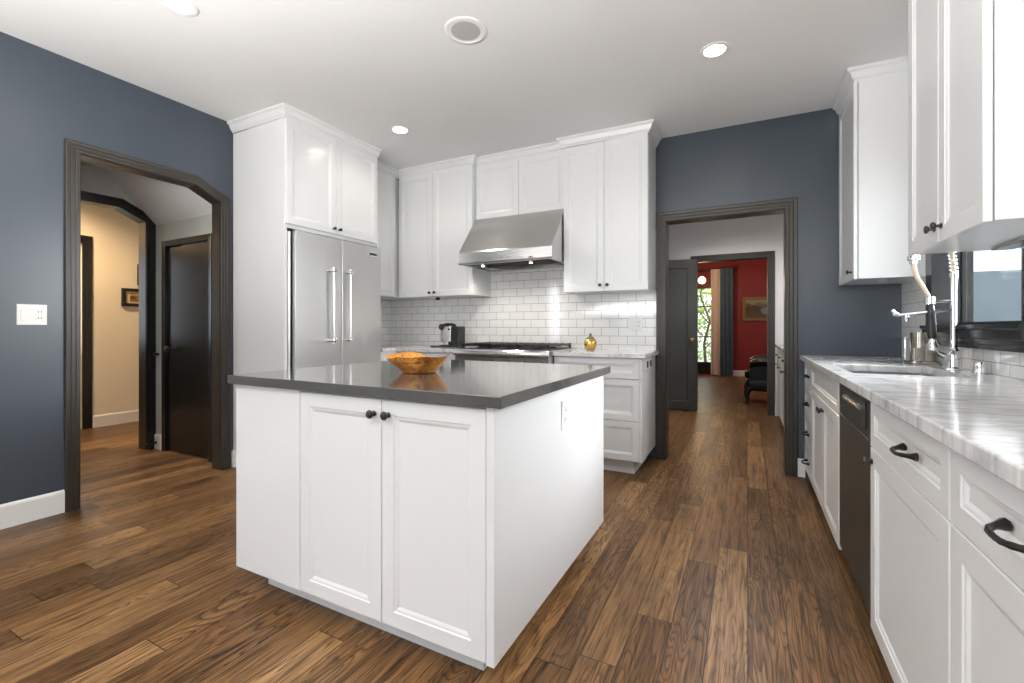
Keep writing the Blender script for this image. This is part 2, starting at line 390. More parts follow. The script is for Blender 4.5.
# back wall with the doorway to the pantry hall
struct(G().prism([(-3.81, 0), (-.607, 0), (-.607, 2.01), (.26, 2.01), (.26, 0), (1.1, 0), (1.1, 2.707), (-3.81, 2.745)], FY, 4.0, 4.13).build('wall_back', 'slate'))
def wall_hole(name, m, fn, d0, d1, outer, hole):
    """outer/hole: (a0, a1, b0, b1)"""
    a0, a1, b0, b1 = outer; c0, c1, e0, e1 = hole; g = G()
    O = [(a0, b0), (a1, b0), (a1, b1), (a0, b1)]; I = [(c0, e0), (c1, e0), (c1, e1), (c0, e1)]
    rs = [[fn(a, b, d0) for a, b in O], [fn(a, b, d1) for a, b in O], [fn(a, b, d1) for a, b in I], [fn(a, b, d0) for a, b in I], [fn(a, b, d0) for a, b in O]]
    g.rings(rs, False, False); return struct(g.build(name, m))
ADDED_WIN5 = (-1.25, -.25, .9, 2.1)  # added opening, placed and sized for the light from the right
WIN = (2.415, 3.36, 1.125, 2.12)
wall_hole('wall_right', 'slate', FX, .956, 1.10, (.55, 4.0, 0, 2.7085), WIN)
ADDED_WIN7 = (-2.25, -.85, .85, 2.2)  # added opening that lets light in from the left
wall_hole('wall_left_rear', 'slate', FX, -3.81, -3.66, (-3.25, 0, 0, 2.749), ADDED_WIN7)
wall_hole('wall_right_rear', 'slate', FX, .956, 1.10, (-3.25, .55, 0, 2.7085), ADDED_WIN5)
# rear wall behind the camera: an assumed wide garden window-door and a narrower window
g = G()
def rear(a0, a1, b0, b1): g.box(a0, a1, -3.25, -3.1, b0, b1)
struct(G().prism([(-3.66, 0), (-2.85, 0), (-2.85, 2.4), (-.05, 2.4), (-.05, 0), (.956, 0), (.956, 2.708), (-3.66, 2.747)], FY, -3.25, -3.1).build('wall_front', 'slate'))
# pantry hall
struct(bx(-1.42, -1.3, 4.13, 6.62, 0, 2.728).build('wall_pantry_left', 'hallwhite'))
struct(bx(.95, 1.08, 4.13, 6.62, 0, 2.708).build('wall_pantry_right', 'hallwhite'))
struct(G().prism([(-3.2, 0), (-.605, 0), (-.605, 2.01), (.238, 2.01), (.238, 0), (3.2, 0), (3.2, 2.705), (-3.2, 2.705)], FY, 6.62, 6.74).build('wall_pantry_far', 'hallwhite'))
# dining room
struct(bx(-3.2, 3.2, 6.7405, 6.748, 2.05, 2.7).build('wall_dining_near', 'red'))
wall_hole('wall_dining_far', 'red', FY, 11.66, 11.8, (-3.2, 3.2, 0, 2.72), (-1.75, -.66, .03, 2.10))
struct(bx(-3.2, -3.06, 6.75, 11.66, 0, 2.72).build('wall_dining_left', 'red'))
struct(bx(3.06, 3.2, 6.75, 11.66, 0, 2.72).build('wall_dining_right', 'red'))
# vestibule and the cream hall beyond it
struct(G().prism([(-4.86, 0), (-4.655, 0), (-4.655, 1.845), (-3.985, 1.845), (-3.985, 0), (-3.7635, 0), (-3.7635, 2.25), (-4.86, 2.25)], FY, 2.2, 2.32).build('wall_vestibule_side', 'vest'))
ARCH2 = [(1.22, 0), (1.22, 2.165), (1.935, 2.168), (2.13, 2.075), (2.13, 0)]
arch_wall('wall_vestibule_left', 'hallwhite', -4.98, -4.86, -2.2, 5.2, ARCH2, 2.75)
wall_hole('wall_vestibule_front', 'vest', FY, -2.3, -2.2, (-4.86, -3.7635, 0, 2.46), (-4.7, -3.95, .7, 2.1))
struct(G().prism([(-2.2, 0), (.62, 0), (.62, 2.04), (2.235, 2.04), (2.235, 0), (5.2, 0), (5.2, 2.75), (-2.2, 2.75)], FX, -6.58, -6.46).build('wall_hall_far', 'cream'))
struct(bx(-6.46, -4.98, 5.1, 5.2, 0, 2.75).build('wall_hall_end', 'cream'))
struct(bx(-6.46, -4.98, -2.3, -2.2, 0, 2.75).build('wall_hall_start', 'cream'))

# tiled splashbacks
struct(bx(-3.658, -.684, 3.99, 3.9995, .92, 1.95).build('wall_backsplash', 'tile_x'))
struct(bx(-3.6595, -3.65, 3.2, 3.9895, .92, 1.46).build('wall_backsplash_left', 'tile_y'))
g = G()
wall_hole('wall_backsplash_right', 'tile_y', FX, .946, .9555, (.58, 3.9995, .911, 2.66), WIN)

# door and arch casings
CAS = [(0, 0), (0, .014), (.003, .0165), (.022, .0172), (.025, .0155), (.028, .0175), (.048, .0185), (.051, .0168), (.055, .0195), (.076, .021), (.080, .018), (.080, 0)]
def casing(name, path, fn, m='casing', w=1.0):
    return struct(G().sweep(path, [(p * w, q) for p, q in CAS], fn).build(name, m))
casing('trim_1', ARCH, lambda a, b, q: (-3.66 + q, a, b), w=.87)
casing('trim_2', [(.26, 0), (.26, 2.01), (-.607, 2.01), (-.607, 0)][::-1], lambda a, b, q: (a, 4.0 - q, b), w=.96)
casing('trim_3', [(-.605, 0), (-.605, 2.01), (.238, 2.01), (.238, 0)], lambda a, b, q: (a, 6.62 - q, b), w=.96)
casing('trim_4', ARCH2, lambda a, b, q: (-4.86 + q, a, b), m='blackdoor', w=.88)
casing('trim_5', [(-4.655, 0), (-4.655, 1.845), (-3.985, 1.845), (-3.985, 0)], lambda a, b, q: (a, 2.2 - q, b), m='blackdoor', w=.62)
casing('trim_6', [(.62, 0), (.62, 2.04), (2.235, 2.04), (2.235, 0)], lambda a, b, q: (-6.46 + q, a, b), m='blackdoor', w=1.05)
# jamb linings
def lining(name, path, fn, d0, d1, m='casing', t=.004):
    n = len(path)
    return struct(G().sweep(path, [(0, d0), (0, d1), (-t, d1), (-t, d0)], fn).build(name, m))
lining('trim_7', ARCH, lambda a, b, q: (q, a, b), -3.764, -3.659)
lining('trim_8', [(-.607, 0), (-.607, 2.01), (.26, 2.01), (.26, 0)], lambda a, b, q: (a, q, b), 3.999, 4.131)
lining('trim_9', [(-.605, 0), (-.605, 2.01), (.238, 2.01), (.238, 0)], lambda a, b, q: (a, q, b), 6.619, 6.741)
lining('trim_10', ARCH2, lambda a, b, q: (q, a, b), -4.981, -4.859, m='casing')
# baseboards
BB = [(0, 0), (.014, 0), (.014, .118), (.010, .128), (.004, .135), (0, .135)]
def baseboard(name, path, m='trimwhite'):
    return struct(G().sweep(path, BB, lambda a, b, q: (a, b, q)).build(name, m))
baseboard('baseboard_left', [(-3.66, 1.183), (-3.66, -3.1)])
baseboard('baseboard_back', [(.385, 4.0), (.338, 4.0)])
baseboard('baseboard_pantry', [(.33, 6.62), (.316, 6.62)])
baseboard('baseboard_dining', [(3.05, 11.66), (-.60, 11.66)])
baseboard('baseboard_vestibule', [(-4.708, 2.2), (-4.86, 2.2)])
baseboard('baseboard_hall', [(-6.46, 5.1), (-6.46, 2.32)][::-1][::-1])
# doors
d = struct(bx(-4.649, -3.991, 2.206, 2.246, .008, 1.833).build('door_1', 'blackdoor', bevel=.002))
knob((-4.575, 2.206, .925), (0, -1, 0), d, .027, 'iron', 'door_knob', .06)
for z in (.28, .93, 1.60): G().lathe([(.001, 0), (.008, .002), (.008, .088), (.001, .09)], (-3.997, 2.203, z), (0, 0, 1), 12).build('hinge', 'iron', d, smooth=True)
lining('trim_11', [(-4.655, 0), (-4.655, 1.845), (-3.985, 1.845), (-3.985, 0)], lambda a, b, q: (a, q, b), 2.199, 2.321, m='blackdoor')
# charcoal door leaf standing open in the pantry hall
def leaf(name, X0, X1, Y0, Y1, z0, z1, th, m):
    U = Vector((X1 - X0, Y1 - Y0, 0)); w = U.length; U.normalize(); Wd = Vector((U.y, -U.x, 0))
    o = panel_door(name, (X0, Y0, z0), U, Wd, w, z1 - z0, None, m, stile=.115, bev=.012, inset=.012, th=th)
    return struct(o), U, Wd
d, U, Wd = leaf('door_3', -1.27, -.598, 6.40, 6.53, .010, 2.03, .04, 'darkdoor')
p = Vector((-.598, 6.53, .955)) - U * .07 + Wd * .04
knob(p, Wd, d, .03, 'brass', 'door_knob', .065)

# window over the sink
w1 = struct(G().sweep([(2.415, 1.125), (3.36, 1.125), (3.36, 2.12), (2.415, 2.12)],
      [(0, .0), (0, .02), (-.10, .02), (-.10, 0)], lambda a, b, q: (.9455 - q, a, b)).build('window_1', 'blackdoor', bevel=.004))
def ring_frame(name, m, parent, fn, d0, d1, o, w):
    a0, a1, b0, b1 = o; O = [(a0, b0), (a1, b0), (a1, b1), (a0, b1)]; I = [(a0 + w, b0 + w), (a1 - w, b0 + w), (a1 - w, b1 - w), (a0 + w, b1 - w)]
    rs = [[fn(a, b, d0) for a, b in O], [fn(a, b, d1) for a, b in O], [fn(a, b, d1) for a, b in I], [fn(a, b, d0) for a, b in I], [fn(a, b, d0) for a, b in O]]
    g = G(); g.rings(rs, False, False); return g.build(name, m, parent)
ring_frame('jamb', 'blackdoor', w1, FX, .925, 1.10, (2.403, 3.372, 1.113, 2.132), .013)
ring_frame('sash', 'black', w1, FX, 1.05, 1.085, (2.4165, 3.359, 1.126, 2.119), .016)
bx(1.064, 1.07, 2.433, 3.3425, 1.1425, 2.1025).build('pane', 'glass', w1)
G().prism([(.9455, 1.016), (.925, 1.016), (.925, 1.035), (.917, 1.04), (.917, 1.06), (.910, 1.065), (.910, 1.10), (.900, 1.108), (.900, 1.125), (.9455, 1.125)], lambda a, b, q: (a, q, b), 2.38, 3.46).build('sill', 'blackdoor', w1)
# dining window-door with iron glazing bars
w2 = struct(ring_frame('window_2', 'black', None, FY, 11.69, 11.75, (-1.75, -.66, .03, 2.10), .05))
bx(-1.70, -.71, 11.70, 11.74, .08, .30).build('kick_panel', 'black', w2)
for z in (.90, 1.62): bx(-1.70, -.71, 11.705, 11.735, z - .015, z + .015).build('glazing_bar', 'black', w2)
bx(-1.22, -1.19, 11.705, 11.735, .30, 2.05).build('glazing_bar', 'black', w2)
bx(-1.70, -.71, 11.717, 11.722, .30, 2.05).build('pane', 'glass', w2)
w3 = struct(ring_frame('assumed_window_3', 'black', None, FY, -3.22, -3.15, (-2.85, -.05, 0, 2.4), .06))  # unseen window-door, assumed as the source of daylight from the rear
for x in (-1.92, -.98): bx(x - .03, x + .03, -3.21, -3.16, .06, 2.34).build('mullion', 'black', w3)
bx(-2.79, -.11, -3.188, -3.183, .06, 2.34).build('pane', 'glass', w3)
w7 = struct(ring_frame('added_window_7', 'black', None, FX, -3.76, -3.70, ADDED_WIN7, .06))  # unseen window, added for light on the right run
bx(-3.735, -3.73, -2.19, -.91, .91, 2.14).build('pane', 'glass', w7)
w5 = struct(ring_frame('added_window_5', 'black', None, FX, .99, 1.06, ADDED_WIN5, .06))  # unseen window, added for light on the island's right face
bx(1.0, 1.05, -.78, -.72, .96, 2.04).build('mullion', 'black', w5)
bx(1.022, 1.027, -1.19, -.31, .96, 2.04).build('pane', 'glass', w5)
w6 = struct(ring_frame('window_6', 'eave', None, FX, -6.545, -6.505, (.622, 2.233, .005, 2.038), .035))
bx(-6.54, -6.51, .657, 1.35, .04, 2.003).build('door_panel', 'blackdoor', w6)
bx(-6.54, -6.51, 1.3505, 2.198, .04, .95).build('kick_panel', 'blackdoor', w6)
bx(-6.528, -6.522, 1.351, 2.198, .951, 2.003).build('pane', 'glass', w6)
w4 = struct(ring_frame('assumed_window_4', 'casing', None, FY, -2.30, -2.20, (-4.7, -3.95, .7, 2.1), .05))  # unseen window, assumed from the reflection on the black door
bx(-4.65, -4.0, -2.26, -2.255, .75, 2.05).build('pane', 'glass', w4)

# ------------------------------------------------------------------ ISLAND
def counter(name, m, x0, x1, y0, y1, z0, z1, label, cat='countertop'):
    return tag(bx(x0, x1, y0, y1, z0, z1).build(name, m, bevel=.003), label, cat)
isl = thing('kitchen_island', 'white freestanding kitchen island with two framed cupboard doors', 'kitchen island', (-1.3, 1.75, 0))
bx(-1.845, -.757, 1.26, 2.25, 0, .0965).build('toe_kick', 'white', isl)
bx(-1.93, -.700, 1.1955, 2.33, .0965, .8725).build('carcass', 'white', isl)
bx(-1.932, -1.530, 1.173, 1.195, .0965, .872).build('filler_panel', 'white', isl, bevel=.0015)
for i, (a, b) in enumerate(((-1.527, -1.1135), (-1.1105, -.697))):
    d = panel_door('door', (a, 1.195, .099), (1, 0, 0), (0, -1, 0), b - a, .766, isl, th=.022, stile=.052, bev=.02)
    knob((-1.1135 - .031 if i == 0 else -1.1105 + .031, 1.173, .815), (0, -1, 0), d, .0155)
bx(-.694, -.667, 1.171, 2.33, .0965, .8725).build('side_panel', 'white', isl, bevel=.0015)
def outlet(parent, c, U, Wd, w=.075, h=.118, gangs=('o',), name='outlet', root=None):
    """cover plate with sockets or rocker switches; returns the plate"""
    c = Vector(c); U = Vector(U); Wd = Vector(Wd); Z = Vector((0, 0, 1))
    def blk(g, u0, u1, z0, z1, d0, d1):
        P = lambda u, z, d: c + U * u + Z * z + Wd * d
        g.rings([[P(u0, z0, d0), P(u1, z0, d0), P(u1, z1, d0), P(u0, z1, d0)], [P(u0 + .0008, z0 + .0008, d1), P(u1 - .0008, z0 + .0008, d1), P(u1 - .0008, z1 - .0008, d1), P(u0 + .0008, z1 - .0008, d1)]])
        return g
    plate = blk(G(), -w / 2, w / 2, -h / 2, h / 2, 0, .006).build(name, 'plastic', parent)
    n = max(1, len(gangs)); sp = w / n
    for i, k in enumerate(gangs):
        u = -w / 2 + sp * (i + .5)
        if k == 's':
            blk(G(), u - .016, u + .016, -.033, .033, .0061, .010).build('rocker', 'plastic', plate)
        else:
            f = blk(G(), u - .016, u + .016, -.034, .034, .0061, .008).build('socket_face', 'plastic', plate)
            for dz in (-.018, .018):
                for du in (-.006, .006): blk(G(), u + du - .0015, u + du + .0015, dz - .006, dz + .006, .0081, .0085).build('slot', 'slot', plate)
    return plate
outlet(isl, (-.667, 1.755, .755), (0, 1, 0), (1, 0, 0))
counter('island_countertop', 'quartz', -1.963, -.636, 1.154, 2.355, .873, .91, 'grey quartz worktop on the white kitchen island')
# bowl
g = G(); cx, cy = -1.31, 1.62; seg = 40
prof = [(.001, .003, 0), (.06, .0, 0), (.074, .002, .1), (.094, .026, .4), (.113, .05, .8), (.128, .069, 1), (.132, .074, 1), (.126, .073, 1), (.105, .05, .7), (.085, .026, .3), (.06, .015, 0), (.001, .012, 0)]
rs = []
for r, h, k in prof:
    ring = []
    for j in range(seg):
        a = 2 * PI * j / seg
        wob = 1 + k * (.075 * math.cos(2 * a - .4) + .05 * math.cos(3 * a + 1.1) + .025 * math.cos(7 * a))
        dz = k * (.008 * math.cos(2 * a + .5) + .006 * math.sin(3 * a) + .003 * math.sin(6 * a))
        ring.append((cx + r * wob * 1.06 * math.cos(a), cy + r * wob * .92 * math.sin(a), .9105 + h + dz))
    rs.append(ring)
tag(g.rings(rs).build('wooden_bowl', 'olive', smooth=True), 'live-edge olive wood bowl on the grey island worktop', 'bowl')

# ------------------------------------------------------------------ FRIDGE WALL
fx = -3.03
oc = thing('fridge_cabinet', 'tall white surround with two-door cupboard above the steel refrigerator', 'cabinet', (-3.35, 2.7, 0))
bx(-3.655, fx, 2.195, 2.2175, 0, 2.665).build('side_panel', 'white', oc, bevel=.001)
bx(-3.655, -3.062, 3.172, 3.192, 0, 1.877).build('side_panel', 'white', oc, bevel=.001)
bx(-3.655, fx - .001, 2.2175, 3.125, 1.878, 2.665).build('carcass', 'white', oc)
for a, b in ((2.2, 2.652), (2.655, 3.123)):
    d = panel_door('door', (fx, a, 1.885), (0, 1, 0), (1, 0, 0), b - a, .778, oc)
    knob((fx + .02, 2.652 - .028 if a < 2.5 else 2.655 + .028, 1.925), (1, 0, 0), d, .014)
bx(fx - .03, fx, 2.2175, 3.125, 1.856, 1.878).build('filler_rail', 'white', oc)
crown([(-3.655, 2.195), (fx + .012, 2.195), (fx + .012, 3.124)][::-1], oc)
baseboard('baseboard_surround', [(-3.62, 2.1945), (-3.655, 2.1945)][::-1][::-1])

fr = thing('refrigerator', 'built-in stainless steel refrigerator with two tall doors', 'refrigerator', (-3.3, 2.72, 0))
bx(-3.60, -3.055, 2.262, 3.16, .01, 1.852).build('body', 'darkvoid', fr)
for i, (a, b) in enumerate(((2.268, 2.706), (2.711, 3.163))):
    d = bx(-3.05 + .002, -3.005, a, b, .12, 1.846).build('door', 'steelv', fr, bevel=.004)
    y = 2.575 if i == 0 else 2.748
    g = G().tube([(-2.945, y, .985), (-2.945, y, 1.60)], .0115, 14)
    h = g.build('handle', 'steelv', d, smooth=True)
    for z in (1.01, 1.575):
        G().lathe([(.013, 0), (.013, .040), (.017, .042), (.017, .073), (.013, .075)], (-3.005, y, z), (1, 0, 0), 14).build('handle_post', 'chrome', h, smooth=True)
    if i == 1:
        def oval(w, h_, x):
            return [(x, 3.06 + w * (1 if math.cos(t) > 0 else -1) * abs(math.cos(t)) ** .6, 1.775 + h_ * (1 if math.sin(t) > 0 else -1) * abs(math.sin(t)) ** .6) for t in [2 * PI * k / 28 for k in range(28)]]
        bd = G().rings([oval(.062, .021, -3.005), oval(.062, .021, -3.001), oval(.058, .017, -2.999)]).build('badge', 'chrome', d)
        G().rings([oval(.050, .011, -2.9989), oval(.049, .010, -2.997)]).build('badge_face', 'black', bd)
bx(-3.05, -3.012, 2.268, 3.163, .02, .112).build('grille', 'steelv', fr)
G().tube([(-3.052, 2.243, .05), (-3.052, 2.243, 1.835)], .016, 12).build('hinge_post', 'steelv', fr, smooth=True)

# corner wall cupboard beyond the fridge (faces the room from the left wall)
Y8, X8 = 3.64, -3.25
cc = thing('corner_wall_cabinet', 'narrow white wall cupboard in the corner between refrigerator and back cupboards', 'cabinet', (-3.45, 3.5, 1.42))
bx(-3.655, X8, 3.1955, 3.985, 1.43, 2.665).build('carcass', 'white', cc)
panel_door('door', (X8, 3.21, 1.43), (0, 1, 0), (1, 0, 0), .40, 1.233, cc)
def upper_back(name, label, x0, x1, yf, z0, z1, split, knobs, path, back=3.988, kz=1.462):
    t = thing(name, label, 'cabinet', ((x0 + x1) / 2, (yf + back) / 2, z0))
    bx(x0, x1, yf + .021, back, z0 + .002, z1).build('carcass', 'white', t, bevel=.001)
    for a, b, s in ((x0 + .002, split - .0015, -1), (split + .0015, x1 - .002, 1)):
        d = panel_door('door', (a, yf + .02, z0), (1, 0, 0), (0, -1, 0), b - a, z1 - z0 - .002, t)
        if knobs: knob((split + s * .03, yf, kz), (0, -1, 0), d, .014)
    crown(path, t)
    return t
upper_back('wall_cabinet', 'white two-door wall cupboard left of the range hood', -3.215, -2.309, Y8, 1.425, 2.665, -2.778, True,
           [(-3.25, Y8 + .01), (-2.309, Y8 + .01), (-2.309, 3.70)][::-1])
bx(-2.86, -2.83, 3.80, 3.83, 1.40, 1.4265).build('cabinet_bumper', 'black', bpy.data.objects['wall_cabinet'])
crown([(-3.25, 3.65), (-3.25, 3.205)], cc) if False else None
G().sweep([(-3.24, 3.21), (-3.24, 3.655)][::-1], crown_prof(), lambda a, b, q: (a, b, zc(a) + q - .001)).build('crown_molding', 'white', cc)
upper_back('hood_cabinet', 'short white two-door cupboard directly above the range hood', -2.308, -1.394, 3.70, 2.145, 2.66, -1.851, False,
           [(-2.3085, 3.71), (-1.393, 3.71)][::-1])
upper_back('wall_cabinet', 'white two-door wall cupboard right of the range hood, beside the doorway', -1.392, -.687, Y8, 1.413, 2.645, -1.038, True,
           [(-1.392, 3.70), (-1.392, Y8 + .01), (-.687, Y8 + .01), (-.687, 3.985)][::-1])

# range hood
hd = thing('range_hood', 'sloped stainless steel range hood over the cooktop', 'range hood', (-1.85, 3.7, 1.67))
hx0, hx1 = -2.302, -1.397
prof = [(3.40, 1.675), (3.395, 1.69), (3.395, 1.775), (3.402, 1.79), (3.68, 2.142), (3.698, 2.143), (3.698, 2.12), (3.985, 2.12), (3.985, 1.675)]
outer = prof
g = G(); n = len(prof)
g.add([(hx0, a, b) for a, b in prof] + [(hx1, a, b) for a, b in prof], [tuple(range(n)), tuple(range(n, 2 * n))] + [(i, i + 1, n + i + 1, n + i) for i in range(n - 1)])
# open underside: rim and recess
ix0, ix1, iy0, iy1 = hx0 + .03, hx1 - .03, 3.43, 3.95
O = [(hx0, 3.40), (hx1, 3.40), (hx1, 3.985), (hx0, 3.985)]; I = [(ix0, iy0), (ix1, iy0), (ix1, iy1), (ix0, iy1)]
g.rings([[(a, b, 1.675) for a, b in O], [(a, b, 1.675) for a, b in I], [(a, b, 1.735) for a, b in I]], False, True)
g.build('canopy', 'steel', hd)
g = G()
for i in range(22):
    x = ix0 + .012 + i * (ix1 - ix0 - .024) / 21; g.box(x - .008, x + .008, iy0 + .05, iy1 - .02, 1.712, 1.722)
b_ = bx(ix0 + .004, ix1 - .004, iy0 + .045, iy1 - .01, 1.718, 1.732).build('baffle_filter', 'darkvoid', hd)
for x in (-2.09, -1.62):
    G().lathe([(.024, 0), (.022, .03), (.018, .034), (.017, .058), (.0155, .0585), (.0155, .052), (.001, .052)], (x, 3.47, 1.718), (0, 0, -1), 18).build('lamp_socket', 'steel', hd, smooth=True)
    G().lathe([(.001, 0), (.0145, .0), (.0145, .003), (.001, .006)], (x, 3.47, 1.665), (0, 0, -1), 16).build('lamp_lens', 'lampglow', hd, smooth=True)
    l = bpy.data.lights.new('hood_bulb', 'SPOT'); l.energy = 9; l.color = (1, .93, .84); l.spot_size = R(165); l.spot_blend = .7; l.shadow_soft_size = .03
    o = bpy.data.objects.new('hood_bulb', l); COL.objects.link(o); o.parent = hd; o.location = Vector((x, 3.47, 1.652)) - wp(hd)
bx(-1.90, -1.83, 3.392, 3.3955, 1.715, 1.75).build('logo_plate', 'steel', hd, bevel=.001)
for x in (-1.585, -1.60, -1.57): G().lathe([(.006, 0), (.006, .006), (.001, .007)], (x, 3.395, 1.70), (0, -1, 0), 12).build('button', 'black', hd)

# ------------------------------------------------------------------ BACK RUN
BC = .92; yf = 3.41
g = G().prism([(-3.648, 3.2), (-3.02, 3.2), (-3.02, 3.385), (-2.315, 3.385), (-2.315, 3.989), (-3.648, 3.989)], FZ, BC - .034, BC)
tag(g.build('countertop', 'marble', bevel=.003), 'white marble worktop under the coffee machine, left of the range', 'countertop')
bl = thing('base_cabinet', 'white base cupboard behind the island, left of the range', 'cabinet', (-2.9, 3.7, 0))
bx(-3.64, -2.318, 3.50, 3.98, 0, .0995).build('toe_kick', 'white', bl)
bx(-3.64, -2.318, yf + .021, 3.98, .1, BC - .035).build('carcass', 'white', bl)
bx(-3.64, -3.04, 3.2, yf + .021, .1, BC - .035).build('return_carcass', 'white', bl)
for a, b in ((-3.0, -2.661), (-2.658, -2.32)):
    panel_door('drawer', (a, yf + .02, .725), (1, 0, 0), (0, -1, 0), b - a, .148, bl)
    d = panel_door('door', (a, yf + .02, .105), (1, 0, 0), (0, -1, 0), b - a, .615, bl)
    knob((b - .03 if a < -2.8 else a + .03, yf, .67), (0, -1, 0), d)
tag(bx(-1.390, -.662, 3.385, 3.989, BC - .034, BC).build('countertop', 'marble', bevel=.003), 'white marble worktop under the gold vase, right of the range', 'countertop')
br = thing('drawer_cabinet', 'white three-drawer base cabinet beside the dark doorway', 'cabinet', (-1.03, 3.7, 0))
bx(-1.385, -.76, 3.488, 3.98, 0, .1095).build('toe_kick', 'white', br)
bx(-1.388, -.708, yf + .021, 3.985, .1105, BC - .035).build('carcass', 'white', br)
bx(-.707, -.690, yf + .004, 3.985, .1105, BC - .035).build('side_panel', 'white', br, bevel=.001)
for z0, z1 in ((.727, .883), (.414, .722), (.113, .409)):
    d = panel_door('drawer', (-1.385, yf + .02, z0), (1, 0, 0), (0, -1, 0), 1.385 - .7095, z1 - z0, br, stile=.045)
    pull((-1.05, yf, (z0 + z1) / 2), (1, 0, 0), (0, -1, 0), d, .12)
pl_ = outlet(br, (-.690, 3.66, .828), (0, 1, 0), (1, 0, 0), .20, .085, ())
for y in (3.60, 3.73): bx(-.6839, -.680, y - .024, y + .024, .803, .853).build('socket_face', 'slot', pl_, bevel=.002)
# range
rg = thing('range', 'stainless steel gas range with black iron grates under the hood', 'range', (-1.852, 3.65, 0))
rx0, rx1 = -2.311, -1.394
bx(rx0, rx1, 3.40, 3.985, .12, .905).build('body', 'steel', rg)
bx(rx0 + .03, rx1 - .03, 3.378, 3.40, .18, .72).build('oven_door', 'steel', rg, bevel=.004)
G().tube([(rx0 + .08, 3.32, .69), (rx1 - .08, 3.32, .69)], .014, 12).build('oven_handle', 'chrome', rg, smooth=True)
bx(rx0, rx1, 3.355, 3.40, .745, .862).build('control_panel', 'darksteel', rg)
G().prism([(3.345, .866), (3.328, .872), (3.322, .89), (3.326, .912), (3.345, .926), (3.985, .926), (3.985, .905), (3.40, .905), (3.40, .866)], FX, rx0, rx1).build('bullnose', 'steel', rg)
bx(rx1 - .001, rx1 + .003, 3.32, 3.4, .80, .925).build('side_trim', 'steel', rg)
bx(rx0 + .03, rx1 - .03, 3.40, 3.95, .9262, .931).build('cooktop', 'black', rg)
for i in range(6):
    x = rx0 + .08 + i * (rx1 - rx0 - .16) / 5
    G().lathe([(.026, 0), (.026, .01), (.022, .014), (.019, .04), (.001, .042)], (x, 3.355, .815), (0, -1, 0), 18).build('control_knob', 'steel', rg, smooth=True)
for i in range(3):
    a = rx0 + .035 + i * .285; b = a + .277; g = G()
    z0, z1 = .955, .972
    # one grate: frame, three cross bars, four feet (all overlapping, one casting)
    for y in (3.415, 3.665, 3.915): g.box(a, b, y, y + .016, z0 - .006, z1 - .004)
    for x in (a, a + .065, a + .13, a + .195, b - .016): g.box(x, x + .016, 3.415, 3.931, z0, z1)
    for x in (a, b - .016):
        for y in (3.415, 3.915): g.box(x, x + .016, y, y + .016, .9312, z0 + .004)
    g.build('grate', 'iron', rg)
    for y in (3.54, 3.79): G().lathe([(.055, 0), (.055, .008), (.038, .010), (.038, .018), (.001, .02)], ((a + b) / 2, y, .9312), (0, 0, 1), 20).build('burner', 'iron', rg)
# coffee machine
cm = thing('coffee_machine', 'small steel and black capsule coffee machine beside the range', 'coffee machine', (-2.62, 3.72, BC))
cz = BC + .001
def rrect(x0, x1, y0, y1, r, k=5):
    P = []
    for cx_, cy_, a0 in ((x1 - r, y1 - r, 0), (x0 + r, y1 - r, 90), (x0 + r, y0 + r, 180), (x1 - r, y0 + r, 270)):
        for i in range(k + 1): a = R(a0 + 90 * i / k); P.append((cx_ + r * math.cos(a), cy_ + r * math.sin(a)))
    return P
G().prism(rrect(-2.71, -2.455, 3.64, 3.77, .03), FZ, cz, cz + .022).build('base', 'black', cm, bevel=.003)
G().prism(rrect(-2.83, -2.715, 3.64, 3.78, .05), FZ, cz, cz + .012).build('cup_tray', 'black', cm, bevel=.003)
G().prism(rrect(-2.692, -2.565, 3.65, 3.76, .015), FZ, cz + .055, cz + .205).build('housing', 'steel', cm, bevel=.006)
G().prism(rrect(-2.67, -2.60, 3.652, 3.70, .012), FZ, cz + .022, cz + .056).build('drip_box', 'steel', cm, bevel=.003)
G().prism(rrect(-2.598, -2.565, 3.655, 3.76, .012), FZ, cz + .022, cz + .0545).build('rear_foot', 'black', cm)
G().prism(rrect(-2.555, -2.465, 3.645, 3.76, .015), FZ, cz + .022, cz + .205).build('water_tank', 'black', cm, bevel=.006)
G().lathe([(.001, 0), (.030, .003), (.033, .02), (.033, .09), (.030, .105), (.001, .108)], (-2.675, 3.64, cz + .198), (0, 1, 0), 20).build('brew_head', 'black', cm, smooth=True)
G().tube([(-2.685, 3.71, cz + .226), (-2.65, 3.71, cz + .228), (-2.60, 3.71, cz + .223), (-2.56, 3.71, cz + .214), (-2.55, 3.71, cz + .206)], [.010, .011, .014, .015, .010], 10).build('lever', 'black', cm, smooth=True)
G().lathe([(.010, 0), (.010, .006), (.001, .007)], (-2.585, 3.65, cz + .175), (0, -1, 0), 14).build('button', 'black', cm)
# vase
vs = thing('bud_vase', 'small round gold bud vase on the marble worktop by the range', 'vase', (-1.178, 3.72, BC))
G().lathe([(.001, .002), (.032, 0), (.047, .022), (.055, .05), (.052, .075), (.043, .093), (.038, .098)], (-1.178, 3.72, BC + .001), (0, 0, 1), 28).build('body', 'goldmirror', vs, smooth=True)
G().lathe([(.038, .0985), (.028, .108), (.014, .118), (.010, .128), (.012, .142), (.010, .143), (.007, .128), (.001, .12)], (-1.178, 3.72, BC + .001), (0, 0, 1), 28).build('neck', 'smokeglass', vs, smooth=True)
tag(outlet(None, (-.86, 3.9895, 1.145), (1, 0, 0), (0, -1, 0), .115, .115, ('s', 'o'), 'wall_outlet'), 'white outlet plate on the subway tiles above the gold vase worktop', 'outlet')
tag(outlet(None, (-3.66, 1.045, 1.187), (0, 1, 0), (1, 0, 0), .125, .118, ('s', 'o'), 'light_switch'), 'white switch plate on the slate wall left of the arched opening', 'light switch')

